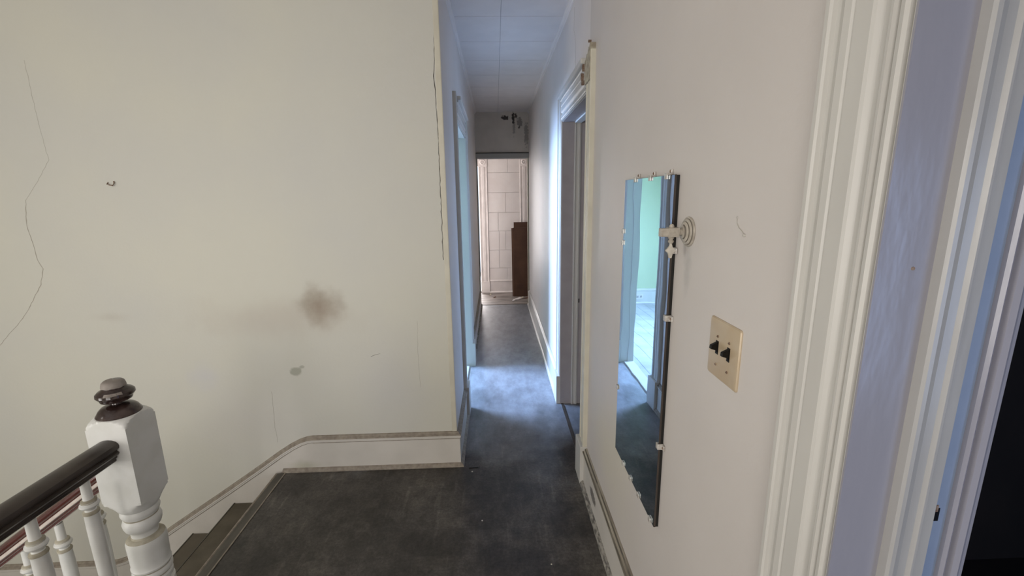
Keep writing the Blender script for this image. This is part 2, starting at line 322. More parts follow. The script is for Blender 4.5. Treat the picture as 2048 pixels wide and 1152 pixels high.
# ---------------------------------------------------------------- windows (outside the frame; the daylight comes through them; two are added)
def window(n, axis, pos, a0, a1, z0, z1, label, bars=1):
    w = setting(empty('window_%d' % n, (pos, a0, z0) if axis == 'x' else (a0, pos, z0)), label)
    def bx(m, p0, p1, q0, q1, r0, r1):
        return m.box(p0, p1, q0, q1, r0, r1) if axis == 'x' else m.box(q0, q1, p0, p1, r0, r1)
    f = MB(); t = .045
    bx(f, pos-.03, pos+.03, a0, a0+t, z0, z1); bx(f, pos-.03, pos+.03, a1-t, a1, z0, z1)
    bx(f, pos-.03, pos+.03, a0+t, a1-t, z0, z0+t); bx(f, pos-.03, pos+.03, a0+t, a1-t, z1-t, z1)
    zm = (z0+z1)/2; bx(f, pos-.02, pos+.02, a0+t, a1-t, zm-.02, zm+.02)
    f.build('window_frame', trimw, w)
    for i in range(bars):
        am = a0+(a1-a0)*(i+1)/(bars+1)
        bx(MB(), pos-.012, pos+.012, am-.012, am+.012, z0+t, z1-t).build('glazing_bar', trimw, w)
    for p, q in ((z0+t, zm-.02), (zm+.02, z1-t)):
        bx(MB(), pos-.002, pos+.002, a0+t, a1-t, p, q).build('pane', glassm, w)
window(1, 'y', -2.65, -2.45, -.45, .35, 2.15, 'tall sash window lighting the stair hall')
window(2, 'x', -2.65, 3.7, 5.25, .6, 2.35, 'sash window of the green room')
window(3, 'x', -1.95, 6.42, 7.14, .5, 2.1, 'small window of the far passage', 0)
window(5, 'x', -3.65, -1.35, .15, .25, 2.0, 'added unseen window of the stair hall, left of the viewer, for fill light')  # added opening for the left fill, no window known there
window(4, 'y', -2.05, 1.2, 2.3, .4, 1.8, 'added unseen window of the dark side room, for blue light on the jamb', 0)
# ---------------------------------------------------------------- door casings
CP0 = [(0, 0), (0, .026), (.003, .030), (.010, .030), (.0125, .026), (.0135, .019), (.020, .018), (.024, .021), (.033, .0255), (.044, .0245),
      (.047, .0215), (.050, .0215), (.0515, .0245), (.078, .0245), (.082, .022), (.087, .013), (.093, .011), (.099, .016), (.104, .024), (.108, .0245),
      (.1105, .015), (.1125, .015), (.116, .0225), (.122, .0235), (.126, .020), (.1275, .012), (.1285, .012), (.130, .0175), (.1355, .0175), (.136, 0)]
CP = [(u, v*.8) for u, v in CP0]
def casing_leg(parent, x, sx, y_out, sy, z0, z1, m):
    return MB().extr(CP, lambda u, v, t: (x+sx*v, y_out+sy*u, t), z0, z1).build('casing_leg', m, parent)
def casing_head(parent, x, sx, y0, y1, ztop, m):
    o = MB().extr(CP, lambda u, v, t: (x+sx*(v+.0005), t, ztop-u), y0, y1).build('casing_head', m, parent); return o
def side_door(n, x, sx, y0, y1, z1, xin, m, mj, label, ztop_extra=.165, plinth=True, legtop=None):
    """an opening in a wall along Y: hall face x, outward sx, far face xin"""
    d = setting(empty('door_%d' % n, (x, (y0+y1)/2, 0)), label)
    zt = z1+.136+.03
    for yo, sy in ((y0-.1355, 1), (y1+.1355, -1)):
        casing_leg(d, x, sx, yo, sy, 0 if not plinth else .225, zt if legtop is None else legtop, m)
        if plinth:
            pp = MB().box(min(x, x+sx*.038), max(x, x+sx*.038), min(yo-sy*.004, yo+sy*.1365), max(yo-sy*.004, yo+sy*.1365), 0, .225)
            pp.build('plinth_block', m, d, bevel=.003)
    casing_head(d, x, sx, y0-.002, y1+.002, z1+.139, m)
    MB().box(min(x, x+sx*.045), max(x, x+sx*.045), y0, y1, z1+.139, z1+.166).build('cap_moulding', m, d, bevel=.006)
    return d
# door 1: right beside the camera
d1 = side_door(1, XR, -1, D1[0], D1[1], D1[2], XO, trimw, trimb, 'white moulded door frame filling the right edge of view')
def jamb_parts(d, x0, x1, y0, y1, z1, mj, stop0, stop1, side=1):
    # jamb boards face into the opening
    MB().box(x0, x1, y1-.003, y1-.0002, 0, z1).box(x0, x1, y0+.0002, y0+.003, 0, z1).box(x0, x1, y0, y1, z1-.003, z1-.0002).build('jamb', mj, d)
    sp = [(0, 0), (0, -.012), (.003, -.015), (.008, -.0155), (.012, -.011), (.020, -.0095), (.030, -.0105), (.034, -.0145), (.037, -.0145), (.040, -.012), (stop1-stop0, -.012), (stop1-stop0, 0)]
    MB().extr(sp, lambda u, v, t: (stop0+u, y1-.003+v, t), 0, z1).extr(sp, lambda u, v, t: (stop0+u, y0+.003-v, t), 0, z1).box(stop0, stop1, y0+.012, y1-.012, z1-.012, z1).build('door_stop', stopm if mj is trimb else trimw, d)
jamb_parts(d1, XR-.018, XO, D1[0], D1[1], D1[2], trimb, .523, .577)
ed = [(0, 0), (0, -.006), (.004, -.009), (.009, -.006), (.011, -.001), (.014, -.001), (.016, -.008), (.022, -.011), (.028, -.008), (.032, -.008), (.032, .10), (0, .10)]
MB().extr(ed, lambda u, v, t: (.607+u, D1[1]-.003+v, t), 0, D1[2]+.1).build('inner_casing_edge', trimb, d1)
MB().box(.577, .6075, D1[1]-.0036, D1[1]-.003, 0, D1[2]).build('rabbet_face', mat('rabbet_blue_light', (.27, .33, .45), .3, (.23, .29, .41), 8, 4), d1)  # blue daylight on the rabbet put into its colour
MB().box(.5885, .596, D1[1]-.0042, D1[1]-.003, 1.135, 1.155).build('strike_hole', blackp, d1)
MB().box(.5895, .5925, D1[1]-.0050, D1[1]-.003, 1.150, 1.160).build('screw', rustm, d1)
MB().tube([(.4985, D1[1]-.0038, 1.487), (.4985, D1[1]-.002, 1.487)], .0022, 10).build('nail_hole', rustm, d1)
# door 2: in the right wall of the passage
d2 = side_door(2, XR, -1, D2[0], D2[1], D2[2], XO, trimw, trimw, 'doorway on the right of the passage with heavy moulded head')
for ch in d2.children:
    if ch.name.startswith('casing_leg') and ch.data.vertices[0].co.y < 2.4 : ch.data.materials[0] = trimy
jambgrey = mat('grey_jamb_paint', (.40, .37, .38), .4, (.36, .33, .34), 8, 4)
jamb_parts(d2, XR-.008, XO, D2[0], D2[1], D2[2], jambgrey, .546, .590)
MB().box(.575, .5755, 3.0, 3.001, 0, .001).build('latch_mark', blackp, d2)
MB().box(.590, .600, D2[1]-.0045, D2[1]-.003, .80, .83).build('strike_hole', blackp, d2)
lf = empty('door_leaf', (.65, 3.10, 0)); lf.parent = d2; lf.matrix_parent_inverse = d2.matrix_world.inverted()
b = MB(); yy0, yy1 = 3.07, 3.105
b.box(.652, .70, yy0, yy1, .01, 2.04).box(1.32, 1.42, yy0, yy1, .01, 2.04)
for z0, z1 in ((.01, .22), (.78, .90), (1.42, 1.52), (1.72, 1.80), (1.96, 2.04)): b.box(.70, 1.32, yy0, yy1, z0, z1)
b.build('rails_and_stiles', jambgrey, lf)
for z0, z1 in ((.22, .78), (.90, 1.42), (1.52, 1.72), (1.80, 1.96)):
    MB().box(.70, 1.32, yy0+.012, yy1-.012, z0, z1).build('door_panel', darkroom, lf)
MB().tube([(.665, 3.075, .75), (.665, 3.075, .85)], .006).build('hinge', rustm, lf)
MB().box(.655, .662, 2.31, 3.10, 0, .006).build('threshold', darkwood, d2)
MB().box(XR-.0, .49, 2.295, 3.12, 0, .004).build('threshold_edge', darkwood, d2)
# broken plaster at the head of the near casing
pts = [(2.165, 2.10), (2.165, 2.255), (2.178, 2.258), (2.19, 2.243), (2.205, 2.247), (2.225, 2.225), (2.25, 2.226), (2.262, 2.21), (2.29, 2.205), (2.29, 2.10)]
MB().extr(pts, lambda u, v, t: (t, u, v), XR-.026, XR).build('plaster_patch', plaster, d2)
for y, z, a, c in ((2.31, 2.19, .012, .022), (2.325, 2.12, .014, .012), (2.34, 2.15, .01, .018), (2.175, 2.262, .008, .006)):
    MB().extr([(-a, 0), (-a*.3, c*.8), (a*.4, c), (a, -c*.2), (a*.2, -c)], lambda u, v, t, y=y, z=z: (t, y+u, z+v), XR-.0335, XR-.02).build('chipped_paint', rustm, d2)
# door 3: in the left wall, to the green room
d3 = side_door(3, XL, 1, D3[0], D3[1], D3[2], XI, trimw, trimw, 'open doorway on the left of the passage, daylight spilling out')
MB().box(XI-.01, XL+.008, D3[1]-.003, D3[1]-.0002, 0, D3[2]).box(XI-.01, XL+.008, D3[0]+.0002, D3[0]+.003, 0, D3[2]).box(XI-.01, XL+.008, D3[0], D3[1], D3[2]-.003, D3[2]-.0002).build('jamb', trimw, d3)
MB().box(-.335, -.312, D3[1]-.012, D3[1], 0, D3[2]).box(-.335, -.312, D3[0], D3[0]+.012, 0, D3[2]).box(-.335, -.312, D3[0], D3[1], D3[2]-.012, D3[2]).build('door_stop', trimw, d3)
MB().box(XI-.01, XL-.02, D3[0]+.013, D3[1]-.013, 0, .012).build('threshold', trimw, d3, bevel=.003)
MB().box(-.30, -.285, D3[1]-.002, D3[1], 1.0, 1.05).build('strike_plate', rustm, d3)
MB().box(XI, XL, D3[0], D3[1], -.02, 0).build('threshold_floor', plankm, d3)
# door 4: opening at the end of the passage
d4 = setting(empty('door_4', (.1, YE, 0)), 'doorway that closes the end of the passage')
MB().box(XL, XL+.016, YE-.004, YE+.115, 0, 2.15).box(XR-.016, XR, YE-.004, YE+.115, 0, 2.15).build('jamb', trimy, d4)
MB().box(XL, XR, YE-.018, YE+.115, 2.078, 2.145).build('head_casing', mat('dull_grey_head_paint', (.40, .39, .36), .6), d4, bevel=.004)
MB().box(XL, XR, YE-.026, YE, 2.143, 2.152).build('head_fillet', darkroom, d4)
MB().box(XL+.014, XR-.014, YE-.026, YE-.018, 2.066, 2.085).build('head_bead', trimw, d4, bevel=.003)
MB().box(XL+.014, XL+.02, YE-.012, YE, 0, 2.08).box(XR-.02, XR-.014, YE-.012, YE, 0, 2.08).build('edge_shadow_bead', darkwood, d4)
MB().box(XL+.016, XR-.016, YE+.0, YE+.03, -.02, .004).build('threshold', boards, d4, bevel=.002)
# far doors
def far_casing(d, x0, x1, top=2.02):
    pr = [(0, 0), (0, .018), (.006, .022), (.014, .022), (.02, .014), (.045, .014), (.05, .022), (.086, .022), (.091, .014), (.116, .014), (.122, .022), (.130, .022), (.136, .018), (.136, 0)]
    MB().extr(pr, lambda u, v, t: (x0+u*(x1-x0)/.136, 7.16-v, t), .19, top).build('casing_leg', trimfar, d)
    MB().box(x0-.004, x1+.004, 7.128, 7.16, 0, .19).build('plinth_block', trimfar, d, bevel=.003)
    r = MB().box(x0-.002, x1+.002, 7.132, 7.16, top, top+.14).build('corner_block', trimfar, d, bevel=.003)
    xc = (x0+x1)/2
    MB().lathe([(.001, -.010), (.010, -.010), (.014, -.002), (.022, -.001), (.027, -.009), (.036, -.010), (.042, -.002), (.046, 0)], (xc, 7.132, top+.07), 'y', 28).build('rosette', trimfar, d, smooth=True)
d5 = setting(empty('door_5', (-.65, 7.16, 0)), 'bright doorway at far left beyond the passage')
far_casing(d5, -.258, -.122); far_casing(d5, -1.19, -1.054)
MB().box(-1.05, -.262, 7.135, 7.16, 2.03, 2.15).build('head_casing', trimfar, d5)
MB().box(-.262, -.258, 7.15, 7.28, 0, 2.08).box(-1.054, -1.05, 7.15, 7.28, 0, 2.08).build('jamb', trimfar, d5)
d6 = setting(empty('door_6', (.9, 7.16, 0)), 'panelled door at far right beyond the passage')
far_casing(d6, .391, .527)
b = MB().box(.53, .60, 7.115, 7.15, .01, 2.02).box(1.10, 1.17, 7.115, 7.15, .01, 2.02)
for z0, z1 in ((.01, .25), (.85, 1.0), (1.9, 2.02)): b.box(.60, 1.10, 7.115, 7.15, z0, z1)
b.build('rails_and_stiles', trimfar, d6)
for z0, z1 in ((.25, .85), (1.0, 1.9)): MB().box(.60, 1.10, 7.128, 7.14, z0, z1).build('door_panel', trimfar, d6, bevel=.003)
MB().box(.53, 1.19, 7.13, 7.16, 2.03, 2.15).build('head_casing', trimfar, d6)
# ---------------------------------------------------------------- baseboards
# profile (distance from wall, height): material index per edge: 0 board, 1 dusty/dirty ledge, 2 shoe
BASE = [(0, .0), (.018, .0), (.018, .176), (.0165, .178), (.0165, .181), (.022, .183), (.022, .190), (.025, .193), (.025, .199), (.019, .203), (.013, .206), (.013, .211), (.008, .216), (0, .218)]
BM = [0, 0, 1, 1, 1, 0, 0, 0, 1, 1, 1, 1, 1, 0]
SHOE = [(.018, 0), (.036, 0), (.035, .008), (.030, .016), (.022, .020), (.018, .021)]
SM = [0, 0, 0, 0, 0, 0]
BM_DIRTY = [0, 0, 1, 2, 2, 1, 1, 1, 2, 1, 1, 2, 1, 0]
def sweep(prof, path, mats, h0=0):
    """path: list of (x,y) with wall on the path line and room to the right of travel; mitred"""
    rings = []
    n = len(path)
    for i, p in enumerate(path):
        d0 = (Vector(path[i])-Vector(path[i-1])).normalized() if i else None
        d1 = (Vector(path[i+1])-Vector(path[i])).normalized() if i < n-1 else None
        if d0 is None: d0 = d1
        if d1 is None: d1 = d0
        n0 = Vector((d0.y, -d0.x)); n1 = Vector((d1.y, -d1.x)); m = (n0+n1); m = m/(m.dot(n0))
        rings.append([(p[0]+m.x*u, p[1]+m.y*u, v+h0) for u, v in prof])
    return MB().loft(rings, mats=lambda k, i: mats[i])
def baseboard(name, path, ms, label, shoe=True):
    o = sweep(BASE, path, BM_DIRTY if ms[1] is dirty else BM).build(name, [ms[0], ms[1], groove]); setting(o, label)
    if shoe: sweep(SHOE, path, SM).build('shoe_moulding', ms[2], o)
    return o
# right wall (room on -X side: travelling towards -Y has its right at -X)
baseboard('baseboard_right', [(XR, 2.158), (XR, D1[1]+.136)], (wornbase, dirty, worn), 'scuffed white baseboard under the mirror with dirty moulded cap')
baseboard('baseboard_passage_right', [(XR, YE), (XR, 3.257)], (trimw, trimw, trimw), 'white baseboard along the right of the passage')
baseboard('baseboard_passage_left', [(XL, 4.068), (XL, YE)], (corrp, dust, worn), 'baseboard along the left of the passage beyond the doorway')
baseboard('baseboard_left', [(-1.10, YW), (XL, YW), (XL, 2.962)], (wornbase, dust, dust), 'baseboard turning the corner from stair wall to passage')
baseboard('baseboard_far', [(-.118, 7.16), (.387, 7.16)], (trimfar, trimfar, trimfar), 'baseboard under the far tiled wall')
baseboard('baseboard_green_room', [(-2.6, 6.2), (XI-.008, 6.2)], (trimw, trimw, trimw), 'baseboard of the green room')
# ramped stair skirting: top line follows the stairs
top = [(-1.10, .218), (-1.135, .213), (-1.175, .200), (-1.23, .172), (-1.30, .128), (-1.43, .036), (-1.654, -.117), (-1.98, -.335), (-2.26, -.527), (-2.31, -.556), (-2.36, -.572), (-2.42, -.577), (-3.6, -.577)]
def off(path, d):
    out = []
    for i, p in enumerate(path):
        a = Vector(path[max(i-1, 0)]); b = Vector(path[min(i+1, len(path)-1)]); t = (b-a).normalized(); nrm = Vector((-t.y, t.x))
        if nrm.y > 0: nrm = -nrm
        q = Vector(p)+nrm*d
        if i == 0: q = Vector((p[0], p[1]-d))
        out.append((q.x, q.y))
    return out
lo = off(top, .040)
sk = MB()
n = len(lo)
bot = [(x, (-.05 if x > -1.3 else max(-.84, -.30+(x+1.3)*.75))) for x, z in lo]
for i in range(n-1):
    a, b_, c, d = lo[i], lo[i+1], bot[i+1], bot[i]
    k = len(sk.v); sk.v += [(a[0], YW-.018, a[1]), (b_[0], YW-.018, b_[1]), (c[0], YW-.018, c[1]), (d[0], YW-.018, d[1]), (a[0], YW, a[1]), (b_[0], YW, b_[1]), (c[0], YW, c[1]), (d[0], YW, d[1])]
    sk.f += [[k, k+1, k+2, k+3], [k, k+4, k+5, k+1], [k+3, k+2, k+6, k+7]]; sk.m += [0, 0, 0]
skirt = setting(sk.build('baseboard_stair', wornbase), 'white skirting board that curves down along the stair wall')
capp = [(u, v-.218) for u, v in BASE[2:]]+[(0, -.042)]
rings = []
for i, p in enumerate(top):
    a = Vector(top[max(i-1, 0)]); b = Vector(top[min(i+1, len(top)-1)]); t = (b-a).normalized(); nrm = Vector((-t.y, t.x))
    if nrm.y < 0: nrm = -nrm
    if i == 0: nrm = Vector((0, 1))
    rings.append([(p[0]+nrm.x*v, YW-u, p[1]+nrm.y*v) for u, v in capp])
cm = [BM[i] for i in range(2, len(BASE)-1)]+[0, 0]
MB().loft(rings, mats=lambda k, i: cm[i] if i < len(cm) else 0).build('cap_moulding', [wornbase, dust], skirt)
sweep(SHOE, [(-1.285, YW), (-1.10, YW)], SM).build('shoe_moulding', dust, skirt)
# corner bead, cracks
cb = [(0, 0), (.028, 0), (.028, .0025), (.024, .004), (.003, .004), (0, .003)]
setting(MB().extr(cb, lambda u, v, t: (-.2865+u+.001, YW-v, t), .218, H).build('trim_3', trimy), 'yellowed corner bead between stair wall and passage')
def ribbon(name, pts, w, m, parent, y):
    """a crack: a thin raised-edge strip following pts (x,z) on a wall facing -Y"""
    b = MB(); P = []
    for (x0, z0), (x1, z1) in zip(pts[:-1], pts[1:]):
        k = max(1, int(math.hypot(x1-x0, z1-z0)/.02))
        for j in range(k): P.append((x0+(x1-x0)*j/k+random.uniform(-.0022, .0022), z0+(z1-z0)*j/k))
    P.append(pts[-1])
    L = [[(x-w/2*random.uniform(.2, 1.3), y, z), (x-w*.2, y-.0006, z+.0005), (x+w/2*random.uniform(.2, 1.3), y, z)] for x, z in P]
    b.loft(L, closed=False, caps=False); return b.build(name, m, parent)
ribbon('crack', [(-.281, 2.62), (-.284, 2.377), (-.289, 2.22), (-.297, 2.17), (-.291, 2.10), (-.287, 1.84), (-.289, 1.56), (-.290, 1.24)], .0038, crackm, w_stair, YW-.0003)
ribbon('crack', [(-2.256, 2.25), (-2.256, 2.115), (-2.255, 1.95), (-2.245, 1.786), (-2.337, 1.665), (-2.403, 1.591)], .0022, crackl, w_stair, YW-.0003)
ribbon('crack', [(-2.403, 1.591), (-2.43, 1.465), (-2.417, 1.361), (-2.417, 1.282), (-2.398, 1.234), (-2.43, 1.148), (-2.526, 1.013), (-2.60, .93), (-2.646, .89), (-2.80, .74)], .0042, mat('hairline_crack', (.40, .37, .31), .9), w_stair, YW-.0003)
ribbon('crack', [(-1.302, .50), (-1.311, .30), (-1.307, .182)], .002, crackl, w_stair, YW-.0003)
ribbon('scratch', [(-.724, .695), (-.700, .706), (-.672, .712)], .006, crackm, w_stair, YW-.0003)
ribbon('crack', [(-.45, .9), (-.46, .7), (-.455, .5)], .0012, crackl, w_stair, YW-.0003)
# corridor wall crack (right) above the door
b = MB(); L = []
for y, z in ((2.757, 2.62), (2.759, 2.50), (2.72, 2.46), (2.70, 2.42), (2.69, 2.33), (2.69, 2.25)): L.append([(XR-.0003, y-.0025, z), (XR-.0009, y, z), (XR-.0003, y+.0025, z)])
b.loft(L, closed=False, caps=False).build('crack', crackl, w_right)
# ---------------------------------------------------------------- staircase
st = setting(empty('staircase', (-1.30, 1.9, -.8)), 'flight of four brown steps down to a lower landing')
RX = [-1.30, -1.575, -1.85, -2.125]; RH = .198
for i, x in enumerate(RX):
    MB().box(x-.006, x, 1.41, YW-.019, -RH*(i+1), -RH*i-.021).build('riser', stairm, st)
    if i < 3:
        MB().box(RX[i+1]-.022, x-.0065, 1.41, YW-.019, -RH*(i+1)-.025, -RH*(i+1)).build('tread', stairm, st, bevel=.006)
        MB().box(RX[i+1]-.026, RX[i+1]-.020, 1.41, YW-.019, -RH*(i+1)-.012, -RH*(i+1)+.0012).build('tread_nosing', nosing, st)
# landing edge: wooden nosing with two raised metal lines
np_ = [(-1.321, -.025), (-1.264, -.025), (-1.264, .003), (-1.268, .0045), (-1.272, .002), (-1.312, .002), (-1.316, .0048), (-1.322, .003), (-1.325, -.008), (-1.324, -.018)]
ne = MB().extr(np_, lambda u, v, t: (u, t, v), -2.6, YW-.037, mats=[0, 0, 1, 1, 0, 1, 1, 0, 0, 0])
ne.build('landing_nosing', [nosing, dust], st)
MB().box(-3.6, -2.131, .3, YW, -.83, -.792).build('lower_landing', stairm, st)
# outer string of the flight (saw-toothed) and well face under the landing edge
sp = [(-1.27, -.021)]
for i in range(4): sp += [(RX[i]-.006 if i else -1.306, -RH*i-.026), (RX[i]-.006, -RH*(i+1)-.026)]
sp += [(-2.2, -.818), (-2.2, -1.0), (-2.1, -1.0), (-1.27, -.40)]
MB().extr(sp, lambda u, v, t: (u, t, v), 1.385, 1.409).build('outer_string', white_newel, st)
MB().box(-1.31, -1.302, -2.6, 1.36, -.30, -.026).build('well_fascia', white_newel, st)
# ---------------------------------------------------------------- newel post
NX, NY, S = -1.300, 1.430, .129
nw = tag(empty('newel_post', (NX, NY, -.35)), 'thick white turned newel post with chipped dark cap at the head of the stairs', 'newel post')
def sq_loft(zr, s, cx, cy, n=96):
    R = []
    for z, r in zr:
        ring = []
        for i in range(n):
            a = 2*math.pi*(i+.0)/n; m = max(abs(math.cos(a)), abs(math.sin(a)))
            q = min(s/2/m, r); ring.append((cx+q*math.cos(a), cy+q*math.sin(a), z))
        R.append(ring)
    return MB().loft(R)
dg = S/2*1.4143
blk = [(.512, .054), (.520, .060), (.530, .0645), (.540, .070), (.550, .078), (.556, .084), (.5565, .0885), (.566, .0885), (.5665, dg), (.842, dg), (.8425, .0885), (.850, .088), (.858, .083), (.865, .074), (.870, .066), (.872, .062)]
sq_loft(blk, S, NX, NY).build('square_block', white_newel, nw, smooth=30)
tp = [(.060, 0.15), (.060, .195), (.050, .20), (.050, .206), (.058, .212), (.058, .226), (.052, .231), (.052, .236), (.060, .242), (.061, .252), (.058, .258), (.056, .262), (.056, .266), (.060, .270), (.0605, .276), (.058, .280),
      (.0585, .30), (.060, .36), (.060, .378), (.057, .388), (.050, .3935), (.042, .395), (.040, .402), (.0405, .418), (.044, .424), (.052, .433), (.056, .445), (.0575, .458), (.054, .470), (.050, .475), (.050, .480), (.056, .490), (.058, .498), (.056, .507), (.054, .515)]
tm = [0]*(len(tp)-1)
for i, (r, z) in enumerate(tp[:-1]):
    if z in (.236, .262, .231, .3935, .395, .388, .475): tm[i] = 1
MB().lathe(tp, (NX, NY, 0), n=48, mats=tm).build('turned_shaft', [white_newel, dustring], nw, smooth=35)
sq_loft([(-.35, dg), (.10, dg), (.1005, .0885), (.11, .0885), (.125, .08), (.14, .066), (.152, .06)], S, NX, NY).build('base_block', white_newel, nw, smooth=30)
cp_ = [(.062, .871), (.0625, .875), (.060, .879), (.058, .882), (.054, .890), (.045, .899), (.032, .905), (.017, .908), (.0155, .914), (.018, .917), (.036, .919), (.043, .922), (.044, .926), (.041, .929), (.049, .934), (.0535, .941), (.0525, .949), (.045, .957), (.036, .962), (.0325, .966), (.0325, .976), (.030, .985), (.024, .990), (.002, .992)]
cap = MB().lathe(cp_, (NX, NY, 0), n=48, mats=[0]*(len(cp_)-1)).build('cap', capm, nw, smooth=35)
# chipped bare areas on the cap
def chip_patch(prof, a0, a1, name='chipped_area', eps=.0007):
    b = MB(); k = 22; R = []
    for r, z in prof:
        R.append([(NX+(r+eps)*math.cos(a0+(a1-a0)*i/k+random.uniform(-.05, .05)*(0 < i < k)), NY+(r+eps)*math.sin(a0+(a1-a0)*i/k), z+eps+random.uniform(-.0012, .0012)*(prof.index((r, z)) == 0)) for i in range(k+1)])
    return b.loft(R, closed=False, caps=False).build(name, chip, cap, smooth=40)
chip_patch([(.0335, .9685), (.0328, .976), (.030, .985), (.024, .990), (.012, .991), (.0005, .992)], -3.9, .5)
chip_patch([(.0525, .949), (.049, .953), (.045, .957)], -1.5, -.5)
# ---------------------------------------------------------------- railings
RP = [(-.012, -.070), (.012, -.070), (.016, -.066), (.016, -.058), (.021, -.054), (.021, -.048), (.027, -.044), (.031, -.038), (.031, -.034), (.025, -.030), (.026, -.026), (.033, -.020), (.035, -.012), (.033, -.004), (.026, .003), (.014, .0075), (0, .009)]
RPF = RP+[(-u, v) for u, v in RP[::-1] if u not in (0,)][:-2]
RPF = [p for i, p in enumerate(RPF)]
def rail_mats(i, nP): return 0
BALP = [(.0125, 0), (.0125, -.004), (.0130, -.058), (.0135, -.062), (.0195, -.065), (.0205, -.069), (.0185, -.072), (.0195, -.0735), (.0245, -.077), (.0255, -.082), (.0225, -.088), (.0145, -.094), (.0130, -.098), (.0150, -.101), (.0205, -.104), (.0215, -.108), (.0205, -.112), (.0190, -.116), (.0200, -.16), (.0200, -.21), (.0190, -.30), (.0165, -.42), (.0145, -.50), (.0145, -.53), (.020, -.54), (.020, -.552), (.0145, -.56)]
bmats = [0]*(len(BALP)-1)
for i, (r, z) in enumerate(BALP[:-1]):
    if z in (-.062, -.065, -.072, -.101, -.104, -.108): bmats[i] = 1
def baluster(x, y, ztop, zbot, parent, me=[None]):
    key = round(ztop-zbot, 3)
    b = MB(); P = list(BALP)+[(.0145, -(ztop-zbot)+.10)]
    b.lathe(P, (0, 0, 0), n=24, mats=bmats+[0]); b.box(-.018, .018, -.018, .018, -(ztop-zbot), -(ztop-zbot)+.10)
    o = b.build('baluster', [white_newel, dustring], None, smooth=35)
    o.location = (x, y, ztop); bpy.context.view_layer.update()
    o.parent = parent; o.matrix_parent_inverse = parent.matrix_world.inverted()
    return o
bn = tag(empty('landing_railing', (-1.30, 0, 0)), 'level dark wood handrail with white balusters running from the newel towards the viewer', 'railing')
ZT = .797
rl = MB().extr(RPF, lambda u, v, t: (-1.300+u, t, ZT+v), -2.0, NY-S/2)
rl.build('handrail', darkwood, bn, smooth=30)
y = 1.263
first = None
while y > -1.9:
    if first is None: first = baluster(-1.30, y, ZT-.070, .003, bn)
    else:
        c = first.copy(); COL.objects.link(c); c.parent = bn; c.matrix_parent_inverse = first.matrix_parent_inverse.copy(); c.location = (-1.30, y, ZT-.070)
    y -= .1635
bd = tag(empty('stair_railing', (-1.8, 1.43, -.5)), 'reddish handrail with cream fillet and white balusters sloping down from the newel', 'railing')
sl = RH/.275
def rz(x): return .655+(x+1.404)*sl
capP = [p for p in RPF if p[1] >= -.031]; filP = [(-.012, -.070), (.012, -.070), (.0165, -.067), (.0165, -.060), (.0145, -.058), (.0205, -.055), (.0205, -.050), (.0185, -.048), (.0265, -.044), (.0265, -.038), (.024, -.030), (-.024, -.030), (-.0265, -.038), (-.0265, -.044), (-.0185, -.048), (-.0205, -.050), (-.0205, -.055), (-.0145, -.058), (-.0165, -.060), (-.0165, -.067)]
MB().extr(capP, lambda u, v, t: (t, NY-u, rz(t)+v), -2.20, NX-S/2).build('handrail', redwood, bd, smooth=30)
fm_ = [1 if i in (2, 3, 5, 6, 13, 14, 16, 17) else 0 for i in range(len(filP))]
MB().extr(filP, lambda u, v, t: (t, NY-u, rz(t)+v), -2.20, NX-S/2, mats=fm_).build('fillet_moulding', [creamrail, redwood], bd)
xx = -1.457; i = 0
while xx > -2.12:
    st_i = 1 if xx > -1.597 else (2 if xx > -1.872 else 3)
    baluster(xx, NY+.0, rz(xx)-.068, -RH*st_i, bd); xx -= .1395
nw2 = tag(empty('newel_post', (-2.265, 1.43, -.8)), 'lower white newel post at the foot of the short flight, below the picture', 'newel post')
sq_loft([(-.79, dg), (.10, dg), (.11, .08), (.125, .06), (.14, .045)], S, -2.265, 1.43, 32).build('square_block', white_newel, nw2, smooth=30)
MB().lathe([(.062, .14), (.06, .15), (.03, .165), (.018, .17), (.045, .185), (.05, .20), (.03, .22), (.002, .23)], (-2.265, 1.43, 0), n=24).build('cap', capm, nw2, smooth=35)
# ---------------------------------------------------------------- mirror
MX = .458; MY0, MY1, MZ0, MZ1 = 1.137, 1.572, .589, 1.625
mi = tag(empty('wall_mirror', (XR, (MY0+MY1)/2, MZ0)), 'tall narrow frameless mirror held to the wall by small clear clips', 'mirror')
MB().box(MX, MX+.005, MY0, MY1, MZ0, MZ1).build('mirror_glass', mirror_m, mi)
MB().box(MX+.0051, XR-.0005, MY0+.0005, MY1-.0005, MZ0+.0005, MZ1-.0005).build('backing', backm, mi)
MB().box(MX-.0004, MX+.0052, MY0-.0006, MY0, MZ0, MZ1).box(MX-.0004, MX+.0052, MY0, MY1, MZ1, MZ1+.0006).box(MX-.0004, MX+.0052, MY0, MY1, MZ0-.0006, MZ0).build('bare_edge', darkwood, mi)
def clip(y, z, dy, dz):
    """clear clip hooked over the mirror edge; (dy,dz) points outwards from the mirror"""
    b = MB()
    def bb(a0, a1, w, x0, x1):
        if dz: b.box(x0, x1, y-w, y+w, min(z+dz*a0, z+dz*a1), max(z+dz*a0, z+dz*a1))
        else: b.box(x0, x1, min(y+dy*a0, y+dy*a1), max(y+dy*a0, y+dy*a1), z-w, z+w)
    bb(-.010, .003, .0085, MX-.005, MX-.0005); bb(.001, .006, .0085, MX-.005, XR-.001); bb(.006, .016, .0075, XR-.006, XR-.0005)
    o = b.build('mirror_clip', clipm, mi, bevel=.0012)
    cy, cz = y+dy*.011, z+dz*.011
    MB().lathe([(.0032, 0), (.0032, -.0015), (.0015, -.0024)], (XR-.006, cy, cz), 'x', 12).build('clip_screw', rustm, o)
for yy, zz in ((1.455, MZ1), (1.315, MZ1), (1.188, MZ1)): clip(yy, zz, 0, 1)
